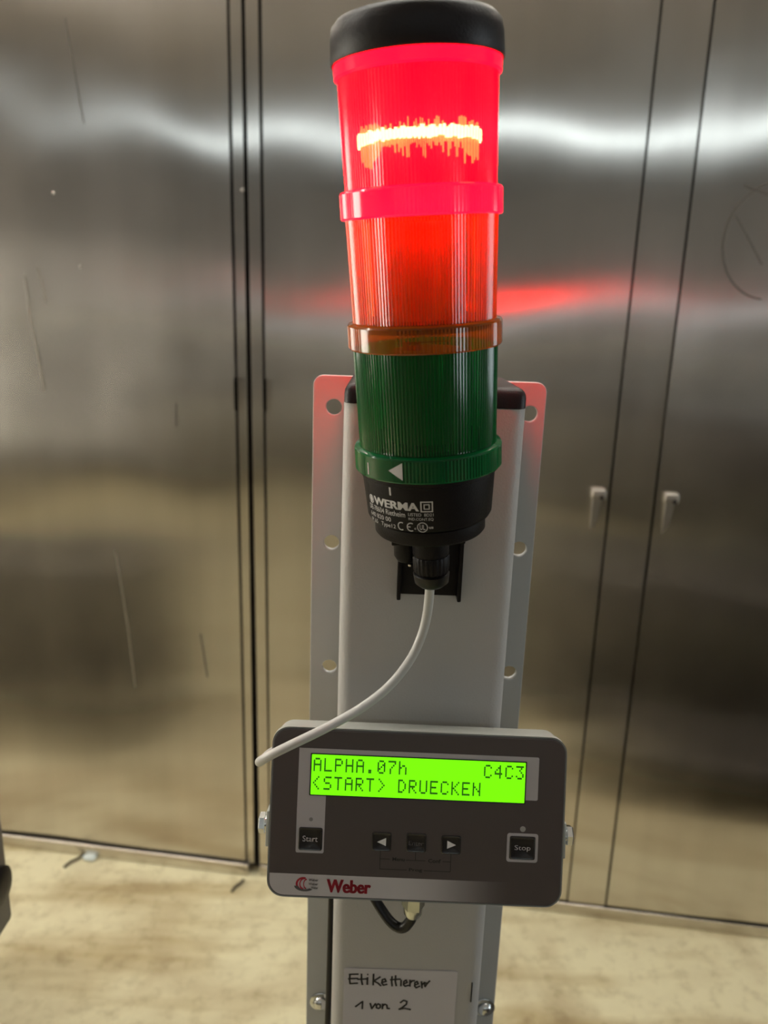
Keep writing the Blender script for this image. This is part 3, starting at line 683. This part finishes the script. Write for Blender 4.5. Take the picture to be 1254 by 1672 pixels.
# swivel yoke and its bolts
bm = bmesh.new()
for sx in (-1, 1):
    box(bm, min(sx * .0832, sx * .0848), max(sx * .0832, sx * .0848), .0045, .0290, -.0220, -.0020, .0004)
box(bm, -.0848, .0848, .0276, .0292, -.0220, -.0020, .0004)
finish(bm, 'yoke', M_case, ctl, smooth=40)
bm = bmesh.new(); box(bm, -.018, .018, .0290, .0385, -.020, -.004, .0005); finish(bm, 'yoke_spacer', M_case, ctl, smooth=40)
for sx in (-1, 1):
    Mx = Matrix.Translation((sx * .0846, .010, -.0107)) @ Matrix.Rotation(sx * math.pi / 2, 4, 'Y')
    bm = bmesh.new(); capped(bm, [(.0042, 0), (.0042, .0012)], 28, Mx); finish(bm, 'washer', M_chrome, ctl, smooth=40)
    bm = bmesh.new(); capped(bm, [(.0056, .0012), (.0058, .0016), (.0058, .0042), (.0052, .0048)], 6, Mx @ Matrix.Rotation(.3, 4, 'Z')); finish(bm, 'hex_bolt', M_chrome, ctl, smooth=20)

# power cable below the box with its metal gland, and the thin wire along the column
MSi = MS.inverted()
pb = rootobj('power_cable', MS, 'short black cable loop with metal gland under the control box', 'cable')
gl = MSi @ (MC @ Vector((.0005, .0105, -.0475))) + Vector((0, 0, -.0050))
bm = bmesh.new(); Mg = Matrix.Translation(gl)
capped(bm, [(.0066, .0050), (.0066, -.0036)], 6, Mg); finish(bm, 'gland_nut', M_brass, pb, smooth=20)
bm = bmesh.new(); capped(bm, [(.0058, -.0036), (.0054, -.0080), (.0044, -.0100)], 32, Mg); finish(bm, 'gland_sleeve', M_brass, pb, smooth=40)
bm = bmesh.new(); tube(bm, [gl + Vector((0, 0, -.0095)), gl + Vector((-.0006, .0004, -.0140)), gl + Vector((-.0050, .002, -.0225)), gl + Vector((-.0120, .005, -.0215)), gl + Vector((-.0215, .012, -.0120)), gl + Vector((-.0285, .018, -.0020)), gl + Vector((-.034, .021, .012)), gl + Vector((-.036, .0215, .035))], .0030, 14, 2)
finish(bm, 'cable', M_blackg, pb, smooth=80)
bm = bmesh.new(); tube(bm, [(-.0500, .0420, -.245), (-.0528, .042, -.27), (-.0530, .035, -.33), (-.0530, .030, -.40), (-.0542, .030, -.48), (-.056, .032, -.60), (-.056, .04, -.9)], .0022, 10, 2)
o = finish(bm, 'thin_wire', M_blackg, smooth=80); o.matrix_world = MS; tag(o, 'thin black wire running down the left side of the white column', 'cable')

# ------------------------------------------------------------------ machine housing at the left edge of the frame
def at(px, py, depth):
    return Vector((0, 0, 1.55)) + depth * ((px - 627) / 1256 * Rx + (py - 836) / 1256 * Rd + Rf)
c0 = at(23, 1497, .80)
hs = rootobj('machine_arm', Matrix.Translation((c0.x, c0.y, 0)), 'dark grey machine housing corner with black knob at the left edge', 'machine')
zt = c0.z
bm = bmesh.new(); box(bm, -.30, 0, -.12, 0, zt, zt + .30, .006, 3); finish(bm, 'housing', M_housing, hs, smooth=40)
bm = bmesh.new(); box(bm, -.26, -.20, -.09, -.03, 0, zt + .01, .004, 2); finish(bm, 'support_post', M_housing, hs, smooth=40)
bm = bmesh.new(); capped(bm, [(.018, -.001), (.020, .001), (.020, .004), (.016, .006), (.006, .0065)], 32, Matrix.Translation((0, -.022, zt + .056)) @ Matrix.Rotation(math.pi / 2, 4, 'Y')); finish(bm, 'knob', M_blackg, hs, smooth=45)

# ------------------------------------------------------------------ litter on the floor along the steel wall
def fl(px, py):
    d = (px - 627) / 1256 * Rx + (py - 836) / 1256 * Rd + Rf
    return Vector((0, 0, 1.55)) + d * (-1.55 / d.z)
p = fl(148, 1403)
bm = bmesh.new(); bmesh.ops.create_icosphere(bm, subdivisions=2, radius=1)
for v in bm.verts:
    k = 1 + .35 * noise.noise(v.co * 1.7); v.co = Vector((v.co.x * .022 * k, v.co.y * .013 * k, max(v.co.z, -.8) * .009 * k + .0072))
o = finish(bm, 'crumpled_scrap', simple('plastic_scrap', (.62, .68, .66), .45), smooth=30); o.location = p; tag(o, 'small pale crumpled plastic scrap on the floor below the left door', 'litter')
p = fl(120, 1408)
def twig(L, ang, p, label):
    bm = bmesh.new(); d = Vector((math.cos(ang), math.sin(ang), 0)) * L / 2; s = Vector((-d.y, d.x, 0)).normalized() * .003
    tube(bm, [-d + Vector((0, 0, .004)), -d * .3 + s + Vector((0, 0, .005)), d * .4 - s + Vector((0, 0, .005)), d + Vector((0, 0, .004))], .0038, 8, 1)
    o = finish(bm, 'dark_shard', simple('shard', (.07, .055, .035), .6), smooth=60); o.location = p; tag(o, label, 'litter')
twig(.06, 1.0, p, 'dark splinter on the floor beside the pale plastic scrap')
twig(.05, 1.1, fl(388, 1448), 'dark splinter on the floor below the door gap')
